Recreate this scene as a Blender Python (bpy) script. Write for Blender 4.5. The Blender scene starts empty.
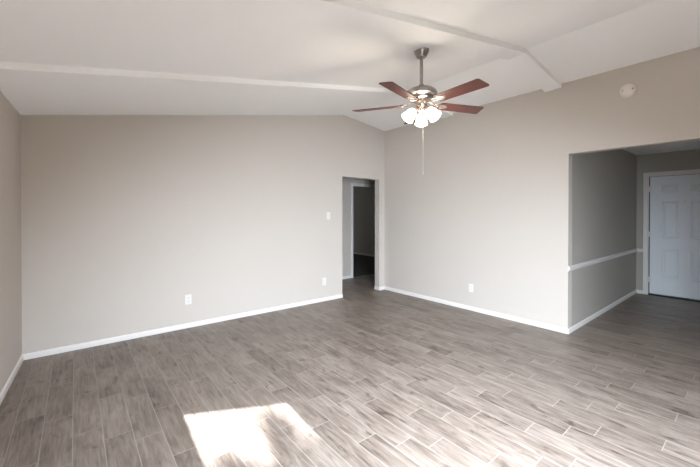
import bpy, bmesh, math, random
from mathutils import Vector, Matrix
random.seed(7)
S = bpy.context.scene
C = S.collection

# ------------------------------------------------------------------ camera
CAM_H = 1.42
cd = bpy.data.cameras.new('camera')
cam = bpy.data.objects.new('camera', cd)
C.objects.link(cam)
cd.sensor_fit = 'HORIZONTAL'
cd.sensor_width = 36.0
F_PX = 338.3066
cd.lens = F_PX / 700 * 36.0
cd.shift_y = -(233.5 - 216.381) / 700
cd.clip_start = 0.02
YAW, PITCH = 0.6821, -0.0066
cam.location = (0, 0, CAM_H)
cam.rotation_euler = (math.pi / 2 + PITCH, 0, -YAW)
S.camera = cam

# ------------------------------------------------------------------ light
S.view_settings.view_transform = 'Standard'
S.view_settings.look = 'None'
S.view_settings.gamma = 1
S.view_settings.use_curve_mapping = False
S.view_settings.exposure = 0.53
S.cycles.max_bounces = 16
S.cycles.diffuse_bounces = 10
S.cycles.sample_clamp_indirect = 30.0

w = bpy.data.worlds.new('sky'); S.world = w; w.use_nodes = True
wn = w.node_tree.nodes; wl = w.node_tree.links
bg = wn['Background']
sky = wn.new('ShaderNodeTexSky'); sky.sky_type = 'NISHITA'; sky.sun_disc = False
sky.sun_elevation = math.radians(31); sky.sun_rotation = math.radians(180)
wl.new(sky.outputs[0], bg.inputs[0])
bg.inputs[1].default_value = 0.25

SUN_EL = math.atan2(2.0, 3.3)
SUN_DIR = Vector((0.045, 1.0, -math.tan(SUN_EL))).normalized()   # direction the light travels
sl = bpy.data.lights.new('sun', 'SUN'); sl.energy = 42; sl.angle = math.radians(0.5); sl.color = (.90, .95, 1)
sun = bpy.data.objects.new('sun', sl); C.objects.link(sun)
sun.rotation_euler = SUN_DIR.to_track_quat('-Z', 'Y').to_euler()
sun.location = (0, -6, 6)

def area(name, loc, direction, sx, sy, power, col, spread=140):
    l = bpy.data.lights.new(name, 'AREA'); l.shape = 'RECTANGLE'; l.size = sx; l.size_y = sy
    l.energy = power; l.color = col; l.spread = math.radians(spread)
    o = bpy.data.objects.new(name, l); C.objects.link(o)
    o.location = loc; o.rotation_euler = Vector(direction).to_track_quat('-Z', 'Z').to_euler()
    return o
# daylight through the window behind the camera
area('window_daylight', (0.72, -0.80, 1.3), (0.57, 0.82, -0.76), 1.0, 1.5, 245, (0.77, 0.88, 1.0), 118)
# faint fill lamp added to lift the dark room beyond the passage
area('far_room_fill', (4.2, 8.6, 1.5), (1, 0, -0.1), 1.0, 1.2, 2.4, (0.92, 1.0, 0.95), 160)

# ------------------------------------------------------------------ materials
def srgb(r, g, b):
    f = lambda c: (c / 255 / 12.92) if c / 255 <= .04045 else ((c / 255 + .055) / 1.055) ** 2.4
    return (f(r), f(g), f(b), 1)

def mat(name, col, rough=.6, metal=0.0, spec=.5, var=0.0, scale=30, bump=0.0, bscale=300, emit=None, estr=0):
    m = bpy.data.materials.new(name); m.use_nodes = True
    nt = m.node_tree; n = nt.nodes; b = n['Principled BSDF']
    b.inputs['Roughness'].default_value = rough; b.inputs['Metallic'].default_value = metal
    b.inputs['Specular IOR Level'].default_value = spec
    geo = n.new('ShaderNodeTexCoord')
    nz = n.new('ShaderNodeTexNoise'); nz.inputs['Scale'].default_value = scale; nz.inputs['Detail'].default_value = 4
    nt.links.new(geo.outputs['Object'], nz.inputs['Vector'])
    mx = n.new('ShaderNodeMix'); mx.data_type = 'RGBA'
    mx.inputs['A'].default_value = tuple(c * (1 - var) for c in col[:3]) + (1,)
    mx.inputs['B'].default_value = tuple(min(1, c * (1 + var)) for c in col[:3]) + (1,)
    nt.links.new(nz.outputs['Fac'], mx.inputs['Factor'])
    nt.links.new(mx.outputs['Result'], b.inputs['Base Color'])
    if bump:
        n2 = n.new('ShaderNodeTexNoise'); n2.inputs['Scale'].default_value = bscale; n2.inputs['Detail'].default_value = 3
        nt.links.new(geo.outputs['Object'], n2.inputs['Vector'])
        bp = n.new('ShaderNodeBump'); bp.inputs['Strength'].default_value = bump; bp.inputs['Distance'].default_value = .002
        nt.links.new(n2.outputs['Fac'], bp.inputs['Height']); nt.links.new(bp.outputs['Normal'], b.inputs['Normal'])
    if emit:
        b.inputs['Emission Color'].default_value = emit; b.inputs['Emission Strength'].default_value = estr
    return m

M = {}
M['wall'] = mat('greige_wall_paint', srgb(195, 187, 179), .75, spec=.25, var=.015, scale=3, bump=.12, bscale=120)
M['ceiling'] = mat('ceiling_paint', srgb(247, 247, 248), .85, spec=.2, var=.012, scale=4, bump=.15, bscale=90)
M['trim'] = mat('white_trim_paint', srgb(221, 217, 213), .4, var=.01)
M['plate'] = mat('white_plastic', srgb(216, 211, 206), .35, var=.005)
M['slot'] = mat('dark_slot', srgb(40, 38, 36), .6)
M['door'] = mat('white_door_paint', srgb(226, 230, 235), .4, var=.01)
M['gap_shade'] = mat('door_gap_shadow', srgb(45, 45, 48), .8)
M['bronze'] = mat('dark_threshold', srgb(40, 38, 38), .45, .6)
M['nickel'] = mat('brushed_nickel', srgb(168, 161, 158), .28, 1.0, var=.06, scale=60)
M['blade_iron'] = mat('polished_nickel', srgb(220, 205, 194), .25, 1.0, var=.04, scale=60)
M['carpet'] = mat('dark_grey_carpet', srgb(96, 94, 92), .95, spec=.1, var=.2, scale=180, bump=.5, bscale=500)
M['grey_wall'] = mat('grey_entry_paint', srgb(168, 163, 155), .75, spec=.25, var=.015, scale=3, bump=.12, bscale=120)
M['detector'] = mat('detector_plastic', srgb(222, 216, 208), .45, var=.01)
M['bark'] = mat('tree_bark', srgb(90, 74, 60), .9, var=.3, scale=14, bump=.5, bscale=40)
M['leaf'] = mat('tree_leaf', srgb(70, 98, 46), .6, var=.3, scale=5)
M['soil'] = mat('lawn', srgb(122, 128, 92), .95, var=.25, scale=9)
M['chain'] = mat('pull_chain', srgb(190, 184, 178), .5, .2)

def wood_blade():
    m = bpy.data.materials.new('mahogany_blade'); m.use_nodes = True
    nt = m.node_tree; n = nt.nodes; L = nt.links; b = n['Principled BSDF']
    tc = n.new('ShaderNodeTexCoord'); mp = n.new('ShaderNodeMapping'); mp.inputs['Scale'].default_value = (4, 60, 60)
    nz = n.new('ShaderNodeTexNoise'); nz.inputs['Scale'].default_value = 1.6; nz.inputs['Detail'].default_value = 6
    L.new(tc.outputs['Object'], mp.inputs[0]); L.new(mp.outputs[0], nz.inputs['Vector'])
    cr = n.new('ShaderNodeValToRGB')
    cr.color_ramp.elements[0].position = .3; cr.color_ramp.elements[0].color = srgb(70, 36, 30)
    cr.color_ramp.elements[1].position = .72; cr.color_ramp.elements[1].color = srgb(112, 60, 48)
    L.new(nz.outputs['Fac'], cr.inputs[0]); L.new(cr.outputs[0], b.inputs['Base Color'])
    b.inputs['Roughness'].default_value = .38
    return m
M['blade'] = wood_blade()

def frosted():
    m = bpy.data.materials.new('lit_frosted_glass'); m.use_nodes = True
    b = m.node_tree.nodes['Principled BSDF']
    b.inputs['Base Color'].default_value = (.9, .87, .82, 1); b.inputs['Roughness'].default_value = .4
    b.inputs['Emission Color'].default_value = (1, .90, .76, 1); b.inputs['Emission Strength'].default_value = 4
    return m
M['shade'] = frosted()

def pane():
    m = bpy.data.materials.new('window_glass'); m.use_nodes = True
    nt = m.node_tree; n = nt.nodes; n.remove(n['Principled BSDF'])
    t = n.new('ShaderNodeBsdfTransparent'); g = n.new('ShaderNodeBsdfGlossy'); g.inputs['Roughness'].default_value = .02
    mx = n.new('ShaderNodeMixShader'); mx.inputs[0].default_value = .06
    nt.links.new(t.outputs[0], mx.inputs[1]); nt.links.new(g.outputs[0], mx.inputs[2])
    nt.links.new(mx.outputs[0], n['Material Output'].inputs[0])
    return m
M['glass'] = pane()

def tile_floor():
    """wood-look porcelain planks 0.152 x 0.60 m, three-row stagger, pale grout"""
    m = bpy.data.materials.new('wood_look_tile'); m.use_nodes = True
    nt = m.node_tree; n = nt.nodes; L = nt.links; b = n['Principled BSDF']
    def math_(op, a, bb=None, c=None):
        q = n.new('ShaderNodeMath'); q.operation = op
        for i, v in enumerate((a, bb, c)):
            if v is None: continue
            if isinstance(v, (int, float)): q.inputs[i].default_value = v
            else: L.new(v, q.inputs[i])
        return q.outputs[0]
    geo = n.new('ShaderNodeNewGeometry'); sp = n.new('ShaderNodeSeparateXYZ'); L.new(geo.outputs['Position'], sp.inputs[0])
    X, Y = sp.outputs[0], sp.outputs[1]
    W, LEN = .1525, .600
    u = math_('DIVIDE', math_('ADD', X, -0.134 + W * 40), W)
    row = math_('FLOOR', u); fu = math_('FRACT', u)
    r3 = math_('MODULO', row, 3)
    off = math_('MULTIPLY', math_('COMPARE', r3, 1, .1), .22)
    off = math_('ADD', off, math_('MULTIPLY', math_('COMPARE', r3, 2, .1), .09))
    off = math_('ADD', off, math_('MULTIPLY', math_('COMPARE', r3, 0, .1), .39))
    v = math_('DIVIDE', math_('ADD', math_('SUBTRACT', Y, off), 30 * LEN), LEN)
    col = math_('FLOOR', v); fv = math_('FRACT', v)
    cb = n.new('ShaderNodeCombineXYZ'); L.new(row, cb.inputs[0]); L.new(col, cb.inputs[1])
    wn_ = n.new('ShaderNodeTexWhiteNoise'); wn_.noise_dimensions = '2D'; L.new(cb.outputs[0], wn_.inputs['Vector'])
    rv = wn_.outputs['Value']; rc = wn_.outputs['Color']
    # grain coordinates, shifted for each tile
    sc = n.new('ShaderNodeVectorMath'); sc.operation = 'MULTIPLY'; L.new(rc, sc.inputs[0]); sc.inputs[1].default_value = (37, 53, 71)
    ad = n.new('ShaderNodeVectorMath'); ad.operation = 'ADD'; L.new(geo.outputs['Position'], ad.inputs[0]); L.new(sc.outputs[0], ad.inputs[1])
    mp = n.new('ShaderNodeMapping'); mp.inputs['Scale'].default_value = (20, 2.6, 1); L.new(ad.outputs[0], mp.inputs[0])
    g1 = n.new('ShaderNodeTexNoise'); g1.inputs['Scale'].default_value = 1.0; g1.inputs['Detail'].default_value = 5; g1.inputs['Roughness'].default_value = .62; g1.inputs['Distortion'].default_value = 1.5
    L.new(mp.outputs[0], g1.inputs['Vector'])
    mp2 = n.new('ShaderNodeMapping'); mp2.inputs['Scale'].default_value = (90, 5, 1); L.new(ad.outputs[0], mp2.inputs[0])
    g2 = n.new('ShaderNodeTexNoise'); g2.inputs['Scale'].default_value = 1.0; g2.inputs['Detail'].default_value = 3; L.new(mp2.outputs[0], g2.inputs['Vector'])
    mp3 = n.new('ShaderNodeMapping'); mp3.inputs['Scale'].default_value = (7, 3.2, 1); L.new(ad.outputs[0], mp3.inputs[0])
    g3 = n.new('ShaderNodeTexNoise'); g3.inputs['Scale'].default_value = 1.0; g3.inputs['Detail'].default_value = 2; L.new(mp3.outputs[0], g3.inputs['Vector'])
    f = math_('ADD', math_('MULTIPLY', g1.outputs['Fac'], .48), math_('MULTIPLY', g2.outputs['Fac'], .26))
    f = math_('ADD', f, math_('MULTIPLY', g3.outputs['Fac'], .26))
    f = math_('ADD', f, math_('MULTIPLY', math_('SUBTRACT', rv, .5), .09))
    mp4 = n.new('ShaderNodeMapping'); mp4.inputs['Scale'].default_value = (13, 6, 1); L.new(ad.outputs[0], mp4.inputs[0])
    g4 = n.new('ShaderNodeTexNoise'); g4.inputs['Scale'].default_value = 1.0; g4.inputs['Detail'].default_value = 3; g4.inputs['Distortion'].default_value = .6
    L.new(mp4.outputs[0], g4.inputs['Vector'])
    kn = n.new('ShaderNodeMapRange'); kn.inputs['From Min'].default_value = .60; kn.inputs['From Max'].default_value = .78
    kn.inputs['To Min'].default_value = 0; kn.inputs['To Max'].default_value = .17; L.new(g4.outputs['Fac'], kn.inputs['Value'])
    f = math_('SUBTRACT', f, kn.outputs[0])
    cr = n.new('ShaderNodeValToRGB'); L.new(f, cr.inputs[0])
    e = cr.color_ramp.elements
    e[0].position = .30; e[0].color = srgb(74, 64, 56)
    e[1].position = .68; e[1].color = srgb(149, 138, 128)
    k = e.new(.42); k.color = srgb(107, 95, 86)
    k = e.new(.54); k.color = srgb(129, 117, 107)
    # grout mask
    gw = .0024
    du = math_('MULTIPLY', math_('MINIMUM', fu, math_('SUBTRACT', 1, fu)), W)
    dv = math_('MULTIPLY', math_('MINIMUM', fv, math_('SUBTRACT', 1, fv)), LEN)
    dm = math_('MINIMUM', du, dv)
    mr = n.new('ShaderNodeMapRange'); mr.inputs['From Min'].default_value = gw * .6; mr.inputs['From Max'].default_value = gw * 1.1
    mr.inputs['To Min'].default_value = 1; mr.inputs['To Max'].default_value = 0; L.new(dm, mr.inputs['Value'])
    mx = n.new('ShaderNodeMix'); mx.data_type = 'RGBA'; L.new(mr.outputs[0], mx.inputs['Factor'])
    L.new(cr.outputs[0], mx.inputs['A']); mx.inputs['B'].default_value = srgb(156, 147, 139)
    L.new(mx.outputs['Result'], b.inputs['Base Color'])
    rr = math_('ADD', math_('MULTIPLY', g1.outputs['Fac'], .18), .34)
    L.new(math_('ADD', rr, math_('MULTIPLY', mr.outputs[0], .35)), b.inputs['Roughness'])
    b.inputs['Specular IOR Level'].default_value = .5
    h = math_('SUBTRACT', math_('MULTIPLY', g2.outputs['Fac'], .25), mr.outputs[0])
    bp = n.new('ShaderNodeBump'); bp.inputs['Strength'].default_value = .35; bp.inputs['Distance'].default_value = .0012
    L.new(h, bp.inputs['Height']); L.new(bp.outputs[0], b.inputs['Normal'])
    return m
M['floor'] = tile_floor()

# ------------------------------------------------------------------ mesh helpers
def hexa(bm, pts):
    """8 points: bottom loop 0-3, top loop 4-7"""
    v = [bm.verts.new(p) for p in pts]
    for f in ((3, 2, 1, 0), (4, 5, 6, 7), (0, 1, 5, 4), (1, 2, 6, 5), (2, 3, 7, 6), (3, 0, 4, 7)):
        bm.faces.new([v[i] for i in f])
    return v

def box(bm, x0, x1, y0, y1, z0, z1):
    return hexa(bm, [(x0, y0, z0), (x1, y0, z0), (x1, y1, z0), (x0, y1, z0), (x0, y0, z1), (x1, y0, z1), (x1, y1, z1), (x0, y1, z1)])

def quadwall(bm, a, b, t, z0, za, zb):
    """wall slab from a to b (2D), thickness vector t, top za at a, zb at b"""
    p = [a, b, (b[0] + t[0], b[1] + t[1]), (a[0] + t[0], a[1] + t[1])]
    zt = [za, zb, zb, za]
    hexa(bm, [(q[0], q[1], z0) for q in p] + [(q[0], q[1], zt[i]) for i, q in enumerate(p)])

def lathe(bm, prof, seg=32, cap0=True, cap1=True, mtx=None):
    rings = []
    for r, z in prof:
        ring = [bm.verts.new((r * math.cos(2 * math.pi * k / seg), r * math.sin(2 * math.pi * k / seg), z)) for k in range(seg)]
        rings.append(ring)
    for a, b in zip(rings, rings[1:]):
        for k in range(seg):
            bm.faces.new((a[k], a[(k + 1) % seg], b[(k + 1) % seg], b[k]))
    if cap0: bm.faces.new(list(reversed(rings[0])))
    if cap1: bm.faces.new(rings[-1])
    if mtx is not None:
        for ring in rings:
            for v in ring: v.co = mtx @ v.co

def tube(bm, pts, r, seg=10):
    pts = [Vector(p) for p in pts]; rings = []
    for i, p in enumerate(pts):
        d = (pts[min(i + 1, len(pts) - 1)] - pts[max(i - 1, 0)]).normalized()
        up = Vector((0, 0, 1)) if abs(d.z) < .95 else Vector((1, 0, 0))
        a = d.cross(up).normalized(); c = d.cross(a).normalized()
        rr = r[i] if isinstance(r, (list, tuple)) else r
        rings.append([bm.verts.new(p + a * rr * math.cos(2 * math.pi * k / seg) + c * rr * math.sin(2 * math.pi * k / seg)) for k in range(seg)])
    for a, b in zip(rings, rings[1:]):
        for k in range(seg): bm.faces.new((a[k], a[(k + 1) % seg], b[(k + 1) % seg], b[k]))
    bm.faces.new(list(reversed(rings[0]))); bm.faces.new(rings[-1])

def prism(bm, poly, z0, z1, mtx=None):
    lo = [bm.verts.new((x, y, z0)) for x, y in poly]; hi = [bm.verts.new((x, y, z1)) for x, y in poly]
    n = len(poly)
    bm.faces.new(list(reversed(lo))); bm.faces.new(hi)
    for i in range(n): bm.faces.new((lo[i], lo[(i + 1) % n], hi[(i + 1) % n], hi[i]))
    if mtx is not None:
        for v in lo + hi: v.co = mtx @ v.co

def profile_run(bm, a, b, nrm, prof, ext_a=0, ext_b=0):
    """extrude a (depth, z) profile from a to b; nrm points into the room"""
    a, b = Vector((a[0], a[1], 0)), Vector((b[0], b[1], 0)); d = (b - a).normalized()
    n = Vector((nrm[0], nrm[1], 0)).normalized()
    A, B = [], []
    for dep, z in prof:   # mitred ends: ext * depth
        A.append(bm.verts.new(a - d * ext_a * dep + n * dep + Vector((0, 0, z))))
        B.append(bm.verts.new(b + d * ext_b * dep + n * dep + Vector((0, 0, z))))
    k = len(prof)
    for i in range(k): bm.faces.new((A[i], A[(i + 1) % k], B[(i + 1) % k], B[i]))
    bm.faces.new(list(reversed(A))); bm.faces.new(B)

def obj(name, bm, m, parent=None, smooth=False, bevel=0, loc=None):
    bmesh.ops.recalc_face_normals(bm, faces=bm.faces)
    me = bpy.data.meshes.new(name); bm.to_mesh(me); bm.free()
    me.materials.append(M[m] if isinstance(m, str) else m)
    o = bpy.data.objects.new(name, me); C.objects.link(o)
    if parent: o.parent = parent
    if loc: o.location = loc
    if smooth:
        for p in me.polygons: p.use_smooth = True
        e = o.modifiers.new('ws', 'EDGE_SPLIT'); e.split_angle = math.radians(40)
    if bevel:
        bv = o.modifiers.new('bevel', 'BEVEL'); bv.width = bevel; bv.segments = 2; bv.limit_method = 'ANGLE'
    return o

def new(): return bmesh.new()

def struct(name, bm, m, parent=None, label=None, **k):
    o = obj(name, bm, m, parent, **k)
    if not parent: o['kind'] = 'structure'
    if label: o['label'] = label
    return o

def thing(name, label, cat, loc=(0, 0, 0), group=None, kind=None):
    o = bpy.data.objects.new(name, None); C.objects.link(o); o.location = loc; o.empty_display_size = .1
    o['label'] = label
    if kind: o['kind'] = kind
    else: o['category'] = cat
    if group: o['group'] = group
    return o

# ------------------------------------------------------------------ dimensions
XC, YC = 4.5342, 4.5555          # far right corner
XL = -0.4079                     # far left corner
XR, HR, HL, H1 = 3.5803, 3.1096, 2.3792, 2.9842   # ridge, eaves
SL = (HR - HL) / (XR - XL); SR = (HR - H1) / (XC - XR)
YO, HO = 1.4807, 2.1337          # entry opening
XH, HH = 7.8544, 2.479           # entry end wall, entry ceiling
XD1, XD2, HD = 3.531, 4.405, 2.063   # passage opening in far wall
T = 0.12
YF = 5.83                        # far side of passage
def cz(x): return HL + SL * (x - XL) if x < XR else HR - SR * (x - XR)
LT = 0.045                       # left wall leans this much in x per metre of y
YA = -0.19; XA = XL - LT * (YC - YA)
XB, YB = 2.0, -1.50              # end of the angled window wall
YE = 0.00                       # near jamb of entry opening

# ------------------------------------------------------------------ shell
bm = new(); box(bm, -1.0, 8.2, -1.9, YF + .06, -.12, 0); struct('floor', bm, 'floor', label='grey-brown wood-look plank tile floor')
bm = new(); box(bm, 3.6, 8.9, YF + .06, 11.2, -.12, 0); struct('floor_carpet', bm, 'carpet', label='dark carpet of the unlit room beyond the passage')

bm = new()
quadwall(bm, (XL, YC), (XR, YC), (0, T), 0, cz(XL), HR) if False else None
for a, b, z0 in ((XL - T, XD1, 0), (XD1, XR, HD), (XR, XD2, HD), (XD2, XC + T, 0)):
    quadwall(bm, (a, YC), (b, YC), (0, T), z0, cz(a), cz(b))
struct('wall_back', bm, 'wall', label='greige far wall with a cased-free passage opening at its right end')

bm = new()
quadwall(bm, (XL, YC), (XA, YA), (-T, 0), 0, cz(XL), cz(XA))
struct('wall_left', bm, 'wall', label='greige wall sliver at the left edge')

bm = new()
box(bm, XC, XC + T, YO, YC, 0, H1)
box(bm, XC, XC + T, YE, YO, HO, H1)
box(bm, XC, XC + T, -1.62, YE, 0, H1)
struct('wall_right', bm, 'wall', label='pale right wall with the wide entry opening')

# angled wall behind the camera with its window
dA = Vector((XB - XA, YB - YA, 0)); LA = dA.length; dA.normalize(); nA = Vector((-dA.y, dA.x, 0))   # nA into the room
def onA(s, off=0): p = Vector((XA, YA, 0)) + dA * s + nA * off; return (p.x, p.y)
H0 = Vector((0.593, 2.589)) - 3.3 * Vector((.045, 1)); s0 = (Vector((H0.x, H0.y, 0)) - Vector((XA, YA, 0))).dot(dA)
H1_ = Vector((1.227, 2.269)) - 3.3 * Vector((.045, 1)); s1 = (Vector((H1_.x, H1_.y, 0)) - Vector((XA, YA, 0))).dot(dA)
offw = (Vector((H0.x, H0.y, 0)) - Vector((XA, YA, 0))).dot(nA)
WZ0, WZ1 = 0.55, 2.08
s1 += .054   # the outer edge of the thick wall limits the sun on this side
bm = new()
tA = (-nA.x * T, -nA.y * T)
for a, b, z0, z1 in ((0, s0, 0, None), (s0, s1, 0, WZ0), (s0, s1, WZ1, None), (s1, LA, 0, None)):
    pa, pb = onA(a), onA(b)
    quadwall(bm, pa, pb, tA, z0, z1 or cz(pa[0]), z1 or cz(pb[0]))
struct('wall_window', bm, 'wall', label='angled wall behind the camera')
bm = new()
quadwall(bm, (XB, YB), (XR, YB), (0, -T), 0, cz(XB), HR); quadwall(bm, (XR, YB), (XC, YB), (0, -T), 0, HR, H1)
struct('wall_front', bm, 'wall', label='wall behind the camera')

# window in the angled wall
w1 = thing('window_1', 'window behind the camera that throws the sun patch', None, (*onA((s0 + s1) / 2, 0), WZ0), kind='structure')
w1.rotation_euler = (0, 0, math.atan2(dA.y, dA.x)); ww = s1 - s0
bm = new(); e = .012
for x0, x1, z0, z1 in ((-ww/2 - .0, -ww/2 + e, 0, WZ1 - WZ0), (ww/2 - e, ww/2, 0, WZ1 - WZ0), (-ww/2 + e, ww/2 - e, 0, .03), (-ww/2 + e, ww/2 - e, WZ1 - WZ0 - e, WZ1 - WZ0)):
    box(bm, x0, x1, -.09, -.05, z0, z1)
struct('window_frame', bm, 'trim', w1)
bm = new(); box(bm, -ww/2 + e, ww/2 - e, -.072, -.068, .03, WZ1 - WZ0 - e); struct('window_pane', bm, 'glass', w1)

# vaulted ceiling, two slopes meeting in a ridge
bm = new()
yb = YC + T
def near(x): return max(YB - T, YA + (x - XA) * dA.y / dA.x - T / nA.y)
xs = [XA - T, XB, XR, XC + T]
for a, b in zip(xs, xs[1:]):
    za, zb = cz(a), cz(b)
    ya, yc_ = near(a), near(b)
    hexa(bm, [(a, ya, za), (b, yc_, zb), (b, yb, zb), (a, yb, za), (a, ya, za + .12), (b, yc_, zb + .12), (b, yb, zb + .12), (a, yb, za + .12)])
struct('ceiling', bm, 'ceiling', label='white vaulted ceiling with an off-centre ridge')

# two shallow boxed beams following the slopes, from the left wall over the ridge to the right wall
for k, (y0, y1, lab) in enumerate(((1.555, 1.745, 'white ceiling beam nearer the camera, right of the fan'),
                                   (3.06, 3.25, 'white ceiling beam nearer the far wall, behind the fan'))):
    bm = new(); D = .047
    xa = XL - LT * (YC - y0)
    for a, b in ((xa, XR), (XR, XC)):
        za, zb = cz(a), cz(b)
        hexa(bm, [(a, y0, za - D), (b, y0, zb - D), (b, y1, zb - D), (a, y1, za - D), (a, y0, za + .01), (b, y0, zb + .01), (b, y1, zb + .01), (a, y1, za + .01)])
    struct('trim_%d' % (k + 1), bm, 'ceiling', label=lab)

# entry beyond the right wall
bm = new(); box(bm, XC + T, XH, YO, YO + T, 0, HH); struct('wall_entry_left', bm, 'grey_wall', label='shaded entry side wall with a chair rail')
bm = new(); box(bm, XC + T, XH, YE - T, YE, 0, HH); struct('wall_entry_right', bm, 'grey_wall')
DY0, DY1, DH = 0.385, 1.322, 2.09
bm = new()
box(bm, XH, XH + T, DY1, YO + T, 0, HH); box(bm, XH, XH + T, DY0, DY1, DH, HH); box(bm, XH, XH + T, YE - T, DY0, 0, HH)
struct('wall_entry_end', bm, 'grey_wall', label='entry end wall around the front door')
bm = new(); box(bm, XC + T, XH + T, YE - T, YO + T, HH, HH + .1); struct('ceiling_entry', bm, 'ceiling', label='flat entry ceiling')

# passage and dark room beyond the far wall
bm = new(); box(bm, 2.9, 7.0, YC + T, YF + T, 2.42, 2.52); struct('ceiling_passage', bm, 'ceiling')
bm = new(); box(bm, 2.8, 2.9, YC + T, YF + T, 0, 2.42); struct('wall_passage_left', bm, 'wall')
bm = new(); box(bm, 7.0, 7.1, YC + T, YF + T, 0, 2.42); struct('wall_passage_right', bm, 'wall')
PX0, PX1, PH = 4.812, 5.62, 2.062
bm = new(); box(bm, 2.9, PX0, YF, YF + T, 0, 2.42); box(bm, PX0, PX1, YF, YF + T, PH, 2.42); box(bm, PX1, 8.0, YF, YF + T, 0, 2.52)
struct('wall_passage', bm, 'wall', label='passage wall seen through the opening')
bm = new(); box(bm, XC + T, 7.0, YC + T - .1, YC + T, 0, 2.42); struct('wall_passage_near', bm, 'wall')
bm = new(); box(bm, 7.75, 7.85, YF + T, 11.0, 0, 2.42); struct('wall_dark_room', bm, 'wall', label='unlit wall of the room beyond the passage')
bm = new(); box(bm, 3.7, 7.85, 10.9, 11.0, 0, 2.42); struct('wall_dark_room_end', bm, 'wall')
bm = new(); box(bm, 3.7, 3.8, YF + T, 10.9, 0, 2.42); struct('wall_dark_room_left', bm, 'wall')
bm = new(); box(bm, 3.7, 7.85, YF + T, 11.0, 2.42, 2.52); struct('ceiling_dark_room', bm, 'ceiling')

# ------------------------------------------------------------------ baseboards and rails
BB = [(0, 0), (.013, 0), (.013, .042), (.009, .052), (.004, .057), (0, .059)]
bm = new(); profile_run(bm, (XL, YC), (XD1, YC), (0, -1), BB, -1, 0); struct('baseboard_back', bm, 'trim', label='white baseboard along the far wall')
bm = new(); lw = Vector((XA - XL, YA - YC, 0)).normalized(); profile_run(bm, (XA, YA), (XL, YC), (-lw.y, lw.x) if -lw.y > 0 else (lw.y, -lw.x), BB, 0, -1)
struct('baseboard_left', bm, 'trim', label='white baseboard along the left wall')
bm = new()
profile_run(bm, (XD2, YC + T), (XD2, YC), (-1, 0), BB, 0, 1)
profile_run(bm, (XD2, YC), (XC, YC), (0, -1), BB, 1, -1)
profile_run(bm, (XC, YC), (XC, YO), (-1, 0), BB, -1, 1)
struct('baseboard_right', bm, 'trim', label='white baseboard along the right wall')
bm = new()
profile_run(bm, (XC, YO), (XH, YO), (0, -1), BB, 1, -1)
profile_run(bm, (XH, YO), (XH, DY1 + .062), (-1, 0), BB, -1, 0)
struct('baseboard_entry', bm, 'trim', label='white baseboard in the entry')
CR = [(0, -.030), (.008, -.030), (.012, -.016), (.020, -.008), (.022, .008), (.016, .016), (.012, .026), (0, .030)]
CR = [(a, .772 + z) for a, z in CR]
bm = new()
profile_run(bm, (XC - .0, YO), (XH, YO), (0, -1), CR, 0, -1)
profile_run(bm, (XH, YO), (XH, DY1 + .062), (-1, 0), CR, -1, 0)
struct('trim_3', bm, 'trim', label='white chair rail in the entry')
bm = new(); profile_run(bm, (2.9, YF), (PX0 - .048, YF), (0, -1), BB); profile_run(bm, (PX1 + .06, YF), (7.0, YF), (0, -1), BB)
struct('baseboard_passage', bm, 'trim')
bm = new(); profile_run(bm, (7.75, YF + T), (7.75, 10.9), (-1, 0), BB); struct('baseboard_dark_room', bm, 'trim')

# casing of the second doorway (passage -> dark room)
bm = new(); c = .048
for x0, x1, z0, z1 in ((PX0 - c, PX0, 0, PH + c), (PX1, PX1 + c, 0, PH + c), (PX0, PX1, PH, PH + c)):
    box(bm, x0, x1, YF - .016, YF, z0, z1)
box(bm, PX0 - .001, PX0 + .004, YF - .016, YF + T + .01, 0, PH); box(bm, PX1 - .014, PX1 + .001, YF - .016, YF + T + .01, 0, PH)
box(bm, PX0, PX1, YF - .016, YF + T + .01, PH - .014, PH + .001)
struct('trim_4', bm, 'trim', label='white casing around the dark inner doorway', bevel=.004)

# ------------------------------------------------------------------ front door
door = thing('door_1', 'white six-panel front door at the end of the entry', None, (XH, (DY0 + DY1) / 2, 0), kind='structure')
def dl(y): return y - (DY0 + DY1) / 2
bm = new(); c = .062
for y0, y1, z0, z1 in ((DY1, DY1 + c, 0, DH + c), (DY0 - c, DY0, 0, DH + c), (DY0, DY1, DH, DH + c)):
    box(bm, -.018, 0, dl(y0), dl(y1), z0, z1)
obj('door_casing', bm, 'trim', door, bevel=.005)
bm = new(); j = .012
for y0, y1, z0, z1 in ((DY1 - j, DY1, 0, DH), (DY0, DY0 + j, 0, DH), (DY0 + j, DY1 - j, DH - j, DH)):
    box(bm, -.012, T, dl(y0), dl(y1), z0, z1)
obj('door_jamb', bm, 'trim', door)
bm = new(); g = .020   # dark strip imitating the shadow in the gap between leaf and jamb
for y0, y1, z0, z1 in ((DY1 - j - g, DY1 - j, .02, DH - j), (DY0 + j, DY0 + j + g, .02, DH - j), (DY0 + j + g, DY1 - j - g, DH - j - .008, DH - j)):
    box(bm, .014, .06, dl(y0), dl(y1), z0, z1)
obj('gap_shadow', bm, 'gap_shade', door)
bm = new(); box(bm, -.02, T, dl(DY0 + j), dl(DY1 - j), 0, .022); obj('threshold', bm, 'bronze', door)
LY0, LY1, LZ0, LZ1 = DY0 + j + g * .7, DY1 - j - g * .7, .03, DH - j - .006
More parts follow.
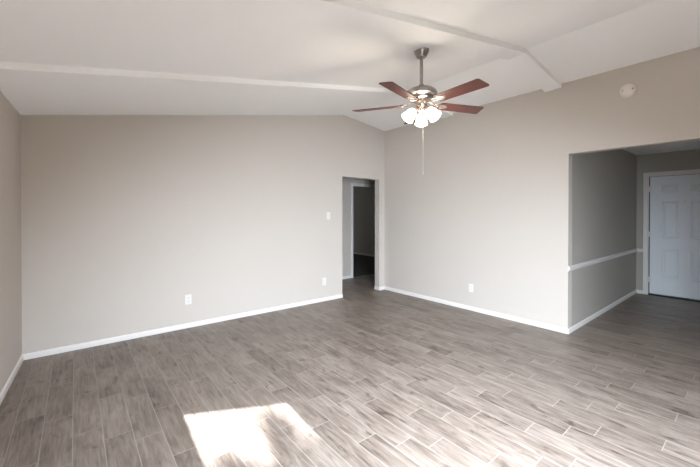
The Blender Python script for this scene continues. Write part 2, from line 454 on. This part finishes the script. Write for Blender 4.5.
# leaf: grid front face with recessed and raised panels
ctr = (LY0 + LY1) / 2
ys = sorted([LY0, LY1] + [ctr - .285, ctr - .070, ctr + .070, ctr + .285])
zs = [LZ0, .303, .810, .997, 1.644, 1.785, 1.924, LZ1]
bm = new()
grid = [[bm.verts.new((.005, dl(y), z)) for z in zs] for y in ys]
panels = []
for i in range(len(ys) - 1):
    for k in range(len(zs) - 1):
        f = bm.faces.new((grid[i][k], grid[i][k + 1], grid[i + 1][k + 1], grid[i + 1][k]))
        if i in (1, 3) and k in (1, 3, 5): panels.append(f)
bnd = [e_ for e_ in bm.edges if len(e_.link_faces) == 1]
ex = bmesh.ops.extrude_edge_only(bm, edges=bnd)
for v in ex['geom']:
    if isinstance(v, bmesh.types.BMVert): v.co.x += .042
bmesh.ops.recalc_face_normals(bm, faces=bm.faces)
for f in panels:
    if f.normal.x > 0: f.normal_flip()
def push(fs, th, dx):
    r = bmesh.ops.inset_individual(bm, faces=fs, thickness=th, depth=0)
    for f in fs:
        for v in f.verts: v.co.x += dx
push(panels, .004, .0); push(panels, .010, .024); push(panels, .016, .0); push(panels, .026, -.014)
obj('door_leaf', bm, 'door', door)
for z in (.27, 1.07, 1.86):
    bm = new(); tube(bm, [(.0, dl(DY1 - j - .004), z - .045), (.0, dl(DY1 - j - .004), z + .045)], .007, 12)
    box(bm, -.001, .004, dl(DY1 - j - .035), dl(DY1 - j - .004), z - .045, z + .045)
    obj('hinge', bm, 'trim', door)
bm = new(); lathe(bm, [(.013, 0), (.013, .004), (.009, .006)], 20, mtx=Matrix.Translation((.006, dl(.85), 1.633)) @ Matrix.Rotation(-math.pi / 2, 4, 'Y'))
obj('peephole', bm, 'plate', door, smooth=True)
bm = new()
mk = Matrix.Translation((.005, dl(LY0 + .07), .95)) @ Matrix.Rotation(-math.pi / 2, 4, 'Y')
lathe(bm, [(.032, 0), (.032, .006), (.014, .010), (.012, .032), (.024, .040), (.028, .055), (.024, .068), (.010, .073)], 24, mtx=mk)
mk = Matrix.Translation((.005, dl(LY0 + .07), 1.09)) @ Matrix.Rotation(-math.pi / 2, 4, 'Y')
lathe(bm, [(.030, 0), (.030, .008), (.022, .014), (.020, .018)], 24, mtx=mk)
obj('door_knob', bm, 'nickel', door, smooth=True)

# ------------------------------------------------------------------ wall plates
def plate_matrix(loc, nrm):
    n = Vector(nrm); x = Vector((0, 0, 1)).cross(n).normalized()
    return Matrix(((x.x, 0, n.x, loc[0]), (x.y, 0, n.y, loc[1]), (0, 1, 0, loc[2]), (0, 0, 0, 1)))

def rounded(wd, ht, r, seg=4):
    out = []
    for cx, cy, a0 in ((wd/2 - r, ht/2 - r, 0), (-wd/2 + r, ht/2 - r, 90), (-wd/2 + r, -ht/2 + r, 180), (wd/2 - r, -ht/2 + r, 270)):
        for k in range(seg + 1):
            a = math.radians(a0 + 90 * k / seg); out.append((cx + r * math.cos(a), cy + r * math.sin(a)))
    return out

def outlet(loc, nrm, label, group=None):
    t = thing('electrical_outlet', label, 'outlet', loc, group); t.matrix_world = plate_matrix(loc, nrm)
    bm = new(); prism(bm, rounded(.078, .122, .006), 0, .006); obj('face_plate', bm, 'plate', t, bevel=.002)
    for s in (-1, 1):
        bm = new(); prism(bm, rounded(.034, .030, .010), .006, .009, Matrix.Translation((0, s * .0215, 0)))
        r = obj('receptacle', bm, 'plate', t)
        bm = new()
        for x, h_ in ((-.0065, .008), (.0065, .0065)): box(bm, x - .001, x + .001, s * .0215 - h_/2 + .003, s * .0215 + h_/2 + .003, .0085, .0094)
        lathe(bm, [(.0024, .0085), (.0024, .0094)], 10, mtx=Matrix.Translation((0, s * .0215 - .0085, 0)))
        obj('slots', bm, 'slot', r)
    bm = new(); lathe(bm, [(.0035, .005), (.0035, .0068), (.002, .0076)], 12); obj('screw', bm, 'plate', t)
    return t
outlet((1.092, YC, .353), (0, -1, 0), 'white outlet low on the far wall, left one, far from the passage')
outlet((3.152, YC, .319), (0, -1, 0), 'white outlet low on the far wall just left of the passage opening')
outlet((XC, 2.747, .331), (-1, 0, 0), 'white outlet low on the pale right wall')

sw = thing('light_switch', 'white light switch on the far wall left of the passage opening', 'switch', (3.238, YC, 1.39))
sw.matrix_world = plate_matrix((3.238, YC, 1.392), (0, -1, 0))
bm = new(); prism(bm, rounded(.078, .122, .006), 0, .006); obj('face_plate', bm, 'plate', sw, bevel=.002)
bm = new(); box(bm, -.0055, .0055, -.012, .012, .0055, .0075); hexa(bm, [(-.004, -.004, .007), (.004, -.004, .007), (.004, .006, .007), (-.004, .006, .007), (-.0035, .004, .017), (.0035, .004, .017), (.0035, .009, .016), (-.0035, .009, .016)])
obj('toggle', bm, 'plate', sw)
for s in (-1, 1):
    bm = new(); lathe(bm, [(.0032, .0055), (.0032, .0068), (.002, .0074)], 12, mtx=Matrix.Translation((0, s * .030, 0))); obj('screw', bm, 'plate', sw)

# ------------------------------------------------------------------ smoke detector
sd = thing('smoke_detector', 'round off-white smoke detector high on the right wall above the entry opening', 'smoke detector')
sd.matrix_world = plate_matrix((XC, .924, 2.724), (-1, 0, 0))
bm = new(); lathe(bm, [(.074, 0), (.074, .010), (.070, .012)], 48); obj('mounting_base', bm, 'detector', sd, smooth=True)
bm = new(); lathe(bm, [(.068, .012), (.070, .016), (.069, .026), (.062, .034), (.050, .039), (.020, .042), (.0005, .0425)], 48, cap0=True); cv = obj('cover', bm, 'detector', sd, smooth=True)
bm = new(); lathe(bm, [(.009, .034), (.009, .0405), (.007, .0415)], 20, mtx=Matrix.Translation((.042, 0, 0))); obj('test_button', bm, mat('grey_button', srgb(150, 144, 138), .5), sd, smooth=True)
bm = new()
for k in range(5):
    box(bm, -.050 , -.034, -.010 + k * .005 - .001, -.010 + k * .005 + .001, .034, .0405)
obj('sounder_grille', bm, mat('grille_grey', srgb(140, 134, 128), .6), sd)

# ------------------------------------------------------------------ ceiling fan
FX, FY = 2.381 * 1.023, 1.931 * 1.023
fz = cz(FX)
fan = thing('ceiling_fan', 'five-blade ceiling fan with mahogany blades and three lit glass shades hanging from the vault', 'ceiling fan', (FX, FY, fz))
def Z(z): return 1.42 + (z - 1.42) * 1.023 - fz
tilt = math.atan(SL)
bm = new()
lathe(bm, [(.068, .03), (.068, -.012), (.063, -.022), (.046, -.056), (.040, -.064), (.022, -.067)], 40)
for v in bm.verts:      # top follows the slope of the ceiling
    if v.co.z > .0: v.co.z = v.co.x * SL - .0005
obj('canopy', bm, 'nickel', fan, smooth=True)
bm = new(); lathe(bm, [(.015, -.060), (.015, Z(2.54))], 24); obj('down_rod', bm, 'nickel', fan, smooth=True)
bm = new()
lathe(bm, [(.022, Z(2.565)), (.026, Z(2.552)), (.034, Z(2.540)), (.072, Z(2.534)), (.110, Z(2.520)), (.135, Z(2.500)), (.143, Z(2.482)), (.141, Z(2.468)), (.128, Z(2.458)),
           (.112, Z(2.452)), (.108, Z(2.440)), (.092, Z(2.428)), (.060, Z(2.420)), (.03, Z(2.418))], 56)
mh = obj('motor_housing', bm, 'nickel', fan, smooth=True)
bm = new(); lathe(bm, [(.052, Z(2.424)), (.054, Z(2.405)), (.054, Z(2.372)), (.048, Z(2.362)), (.03, Z(2.360))], 36); sh = obj('switch_housing', bm, 'blade_iron', fan, smooth=True)
bm = new(); lathe(bm, [(.030, Z(2.364)), (.040, Z(2.352)), (.042, Z(2.336)), (.030, Z(2.318)), (.016, Z(2.308)), (.008, Z(2.296)), (.002, Z(2.292))], 32); obj('light_fitter', bm, 'blade_iron', fan, smooth=True)

ZB = 2.392
for k in range(5):
    a = math.radians(50 + 72 * k)
    base = Matrix.Translation((0, 0, Z(ZB))) @ Matrix.Rotation(a, 4, 'Z')
    # blade iron: arm, open loop and screw plate
    bm = new()
    hexa(bm, [(.080, -.014, .028), (.080, .014, .028), (.13, .011, .002), (.13, -.011, .002), (.080, -.014, .036), (.080, .014, .036), (.13, .011, .010), (.13, -.011, .010)])
    loop = [(.125 + .035 - .035 * math.cos(t), .030 * math.sin(t), .003 - .1 * 0) for t in [2 * math.pi * q / 24 for q in range(25)]]
    tube(bm, loop, .006, 8)
    prism(bm, [(.185, -.020), (.205, -.038), (.235, -.034), (.262, -.012), (.268, 0), (.262, .012), (.235, .034), (.205, .038), (.185, .020)], -.007, -.003, Matrix.Rotation(math.radians(-11), 4, 'X'))
    iron = obj('blade_iron', bm, 'blade_iron', fan, smooth=True); iron.matrix_local = base
    for sx, sy in ((.214, -.022), (.214, .022), (.25, 0)):
        bm = new(); lathe(bm, [(.006, -.0075), (.006, -.010), (.003, -.012)], 12, mtx=Matrix.Rotation(math.radians(-11), 4, 'X') @ Matrix.Translation((sx, sy, 0)))
        obj('screw', bm, 'nickel', iron)
    bm = new()
    pl = [(.180, -.050), (.205, -.058), (.56, -.067), (.614, -.069), (.628, -.058), (.640, .056), (.630, .069), (.56, .067), (.205, .058), (.180, .050)]
    prism(bm, pl, -.003, .003, Matrix.Rotation(math.radians(-11), 4, 'X'))
    bl = obj('fan_blade', bm, 'blade', fan); bl.matrix_local = base

for k in range(3):
    a = math.radians(39 + 120 * k)
    u = Vector((math.cos(a), math.sin(a), 0))
    neck = Vector((0, 0, Z(2.338))) + u * .066; rim = Vector((0, 0, Z(2.258))) + u * .140
    ax = (rim - neck); Lg = ax.length; q = ax.to_track_quat('Z', 'Y').to_matrix().to_4x4()
    mt = Matrix.Translation(neck) @ q
    bm = new(); tube(bm, [Vector((0, 0, Z(2.345))) + u * .03, Vector((0, 0, Z(2.347))) + u * .055, neck + ax * .10], .010, 12)
    lathe(bm, [(.016, -.012), (.025, -.004), (.027, .010), (.026, .022)], 24, mtx=mt)
    ar = obj('light_arm', bm, 'nickel', fan, smooth=True)
    bm = new()
    prof = [(.022, .008), (.030, .014), (.040, .030), (.047, .055), (.051, .080), (.057, Lg - .002), (.060, Lg + .003)]
    inner = [(r - .004, z) for r, z in reversed(prof)]
    lathe(bm, prof + inner, 36, cap0=False, cap1=False, mtx=mt)
    gs = obj('glass_shade', bm, 'shade', fan, smooth=True)
    bm = new(); lathe(bm, [(.010, .012), (.012, .03), (.024, .05), (.028, .066), (.022, .082), (.004, .090)], 20, mtx=mt)
    bb = obj('light_bulb', bm, 'shade', gs, smooth=True)
bl_ = bpy.data.lights.new('fan_light', 'POINT'); bl_.energy = 11; bl_.color = (1, .86, .70); bl_.shadow_soft_size = .15
bo = bpy.data.objects.new('fan_light', bl_); C.objects.link(bo); bo.location = (FX, FY, 2.16)
bm = new(); tube(bm, [(.0, -.02, Z(2.30)), (.0, -.02, Z(1.80))], .0010, 6); lathe(bm, [(.001, Z(1.80)), (.003, Z(1.79)), (.003, Z(1.775)), (.001, Z(1.77))], 12, mtx=Matrix.Translation((0, -.02, 0)))
obj('pull_chain', bm, 'chain', fan, smooth=True)

# ------------------------------------------------------------------ outside: ground and the tree whose leaves dapple the sun patch
bm = new(); box(bm, -14, 14, -26, -1.95, -.25, -.13); struct('ground', bm, 'soil', label='lawn outside the window')
tree = thing('tree', 'leafy tree outside the window behind the camera, dappling the sun patch', 'tree', (.4, -11.5, -.13))
def back(px, py, t):   # point up the sun ray from a floor point, t metres back along y
    return Vector((px, py, 0)) - SUN_DIR * (t / SUN_DIR.y)
bm = new()
tube(bm, [(0, 0, 0), (.08, .05, 2.2), (-.08, .05, 4.4), (.04, .1, 6.6), (0, .1, 8.4)], [.20, .17, .13, .09, .03], 12)
obj('trunk', bm, 'bark', tree, smooth=True)
bm = new(); bw = new()
def leaf(p, s):
    n = Vector((random.gauss(0, 1), random.gauss(0, 1), random.gauss(0, 1))).normalized()
    a = n.orthogonal().normalized(); c = n.cross(a)
    q = [p + a * s, p + a * .3 * s + c * .45 * s, p - a * .8 * s + c * .1 * s, p - a * .8 * s - c * .1 * s, p + a * .3 * s - c * .45 * s]
    vs = [bm.verts.new(x - Vector(tree.location)) for x in q]; bm.faces.new(vs)
clusters = [(1.02, 1.98, .085, 34), (1.08, 2.05, .05, 14), (.97, 1.99, .05, 8), (1.08, 2.215, .035, 14), (1.05, 2.20, .03, 8), (1.10, 2.0, .07, 30), (1.09, 1.93, .06, 22), (.95, 1.94, .05, 12),
            (.66, 1.92, .06, 24), (.58, 1.87, .06, 22), (.74, 1.83, .07, 24), (.88, 1.70, .08, 44), (1.05, 1.64, .12, 70), (1.2, 1.68, .12, 70), (.66, 1.76, .14, 80), (.98, 1.56, .13, 60), (.82, 1.6, .13, 70), (1.0, 1.84, .09, 30), (1.2, 1.58, .14, 80), (1.12, 1.5, .12, 60)]
for cx, cy, r, nn in clusters:
    for q in range(nn * 9):
        rr = r * math.sqrt(random.random()); th = random.random() * 2 * math.pi
        p = back(cx + rr * math.cos(th) * .8, cy + rr * math.sin(th) * 1.25, random.uniform(12.0, 14.0))
        leaf(p, random.uniform(.024, .040))
for q in range(900):   # the rest of the crown
    u_ = random.uniform(-1.4, 3.2); v_ = random.uniform(-2.2, 1.5)
    if .3 < u_ < 1.5 and v_ < 1.42: continue
    leaf(back(u_, v_, random.uniform(12.0, 15.0)), random.uniform(.04, .07))
obj('foliage', bm, 'leaf', tree)
bw.free()
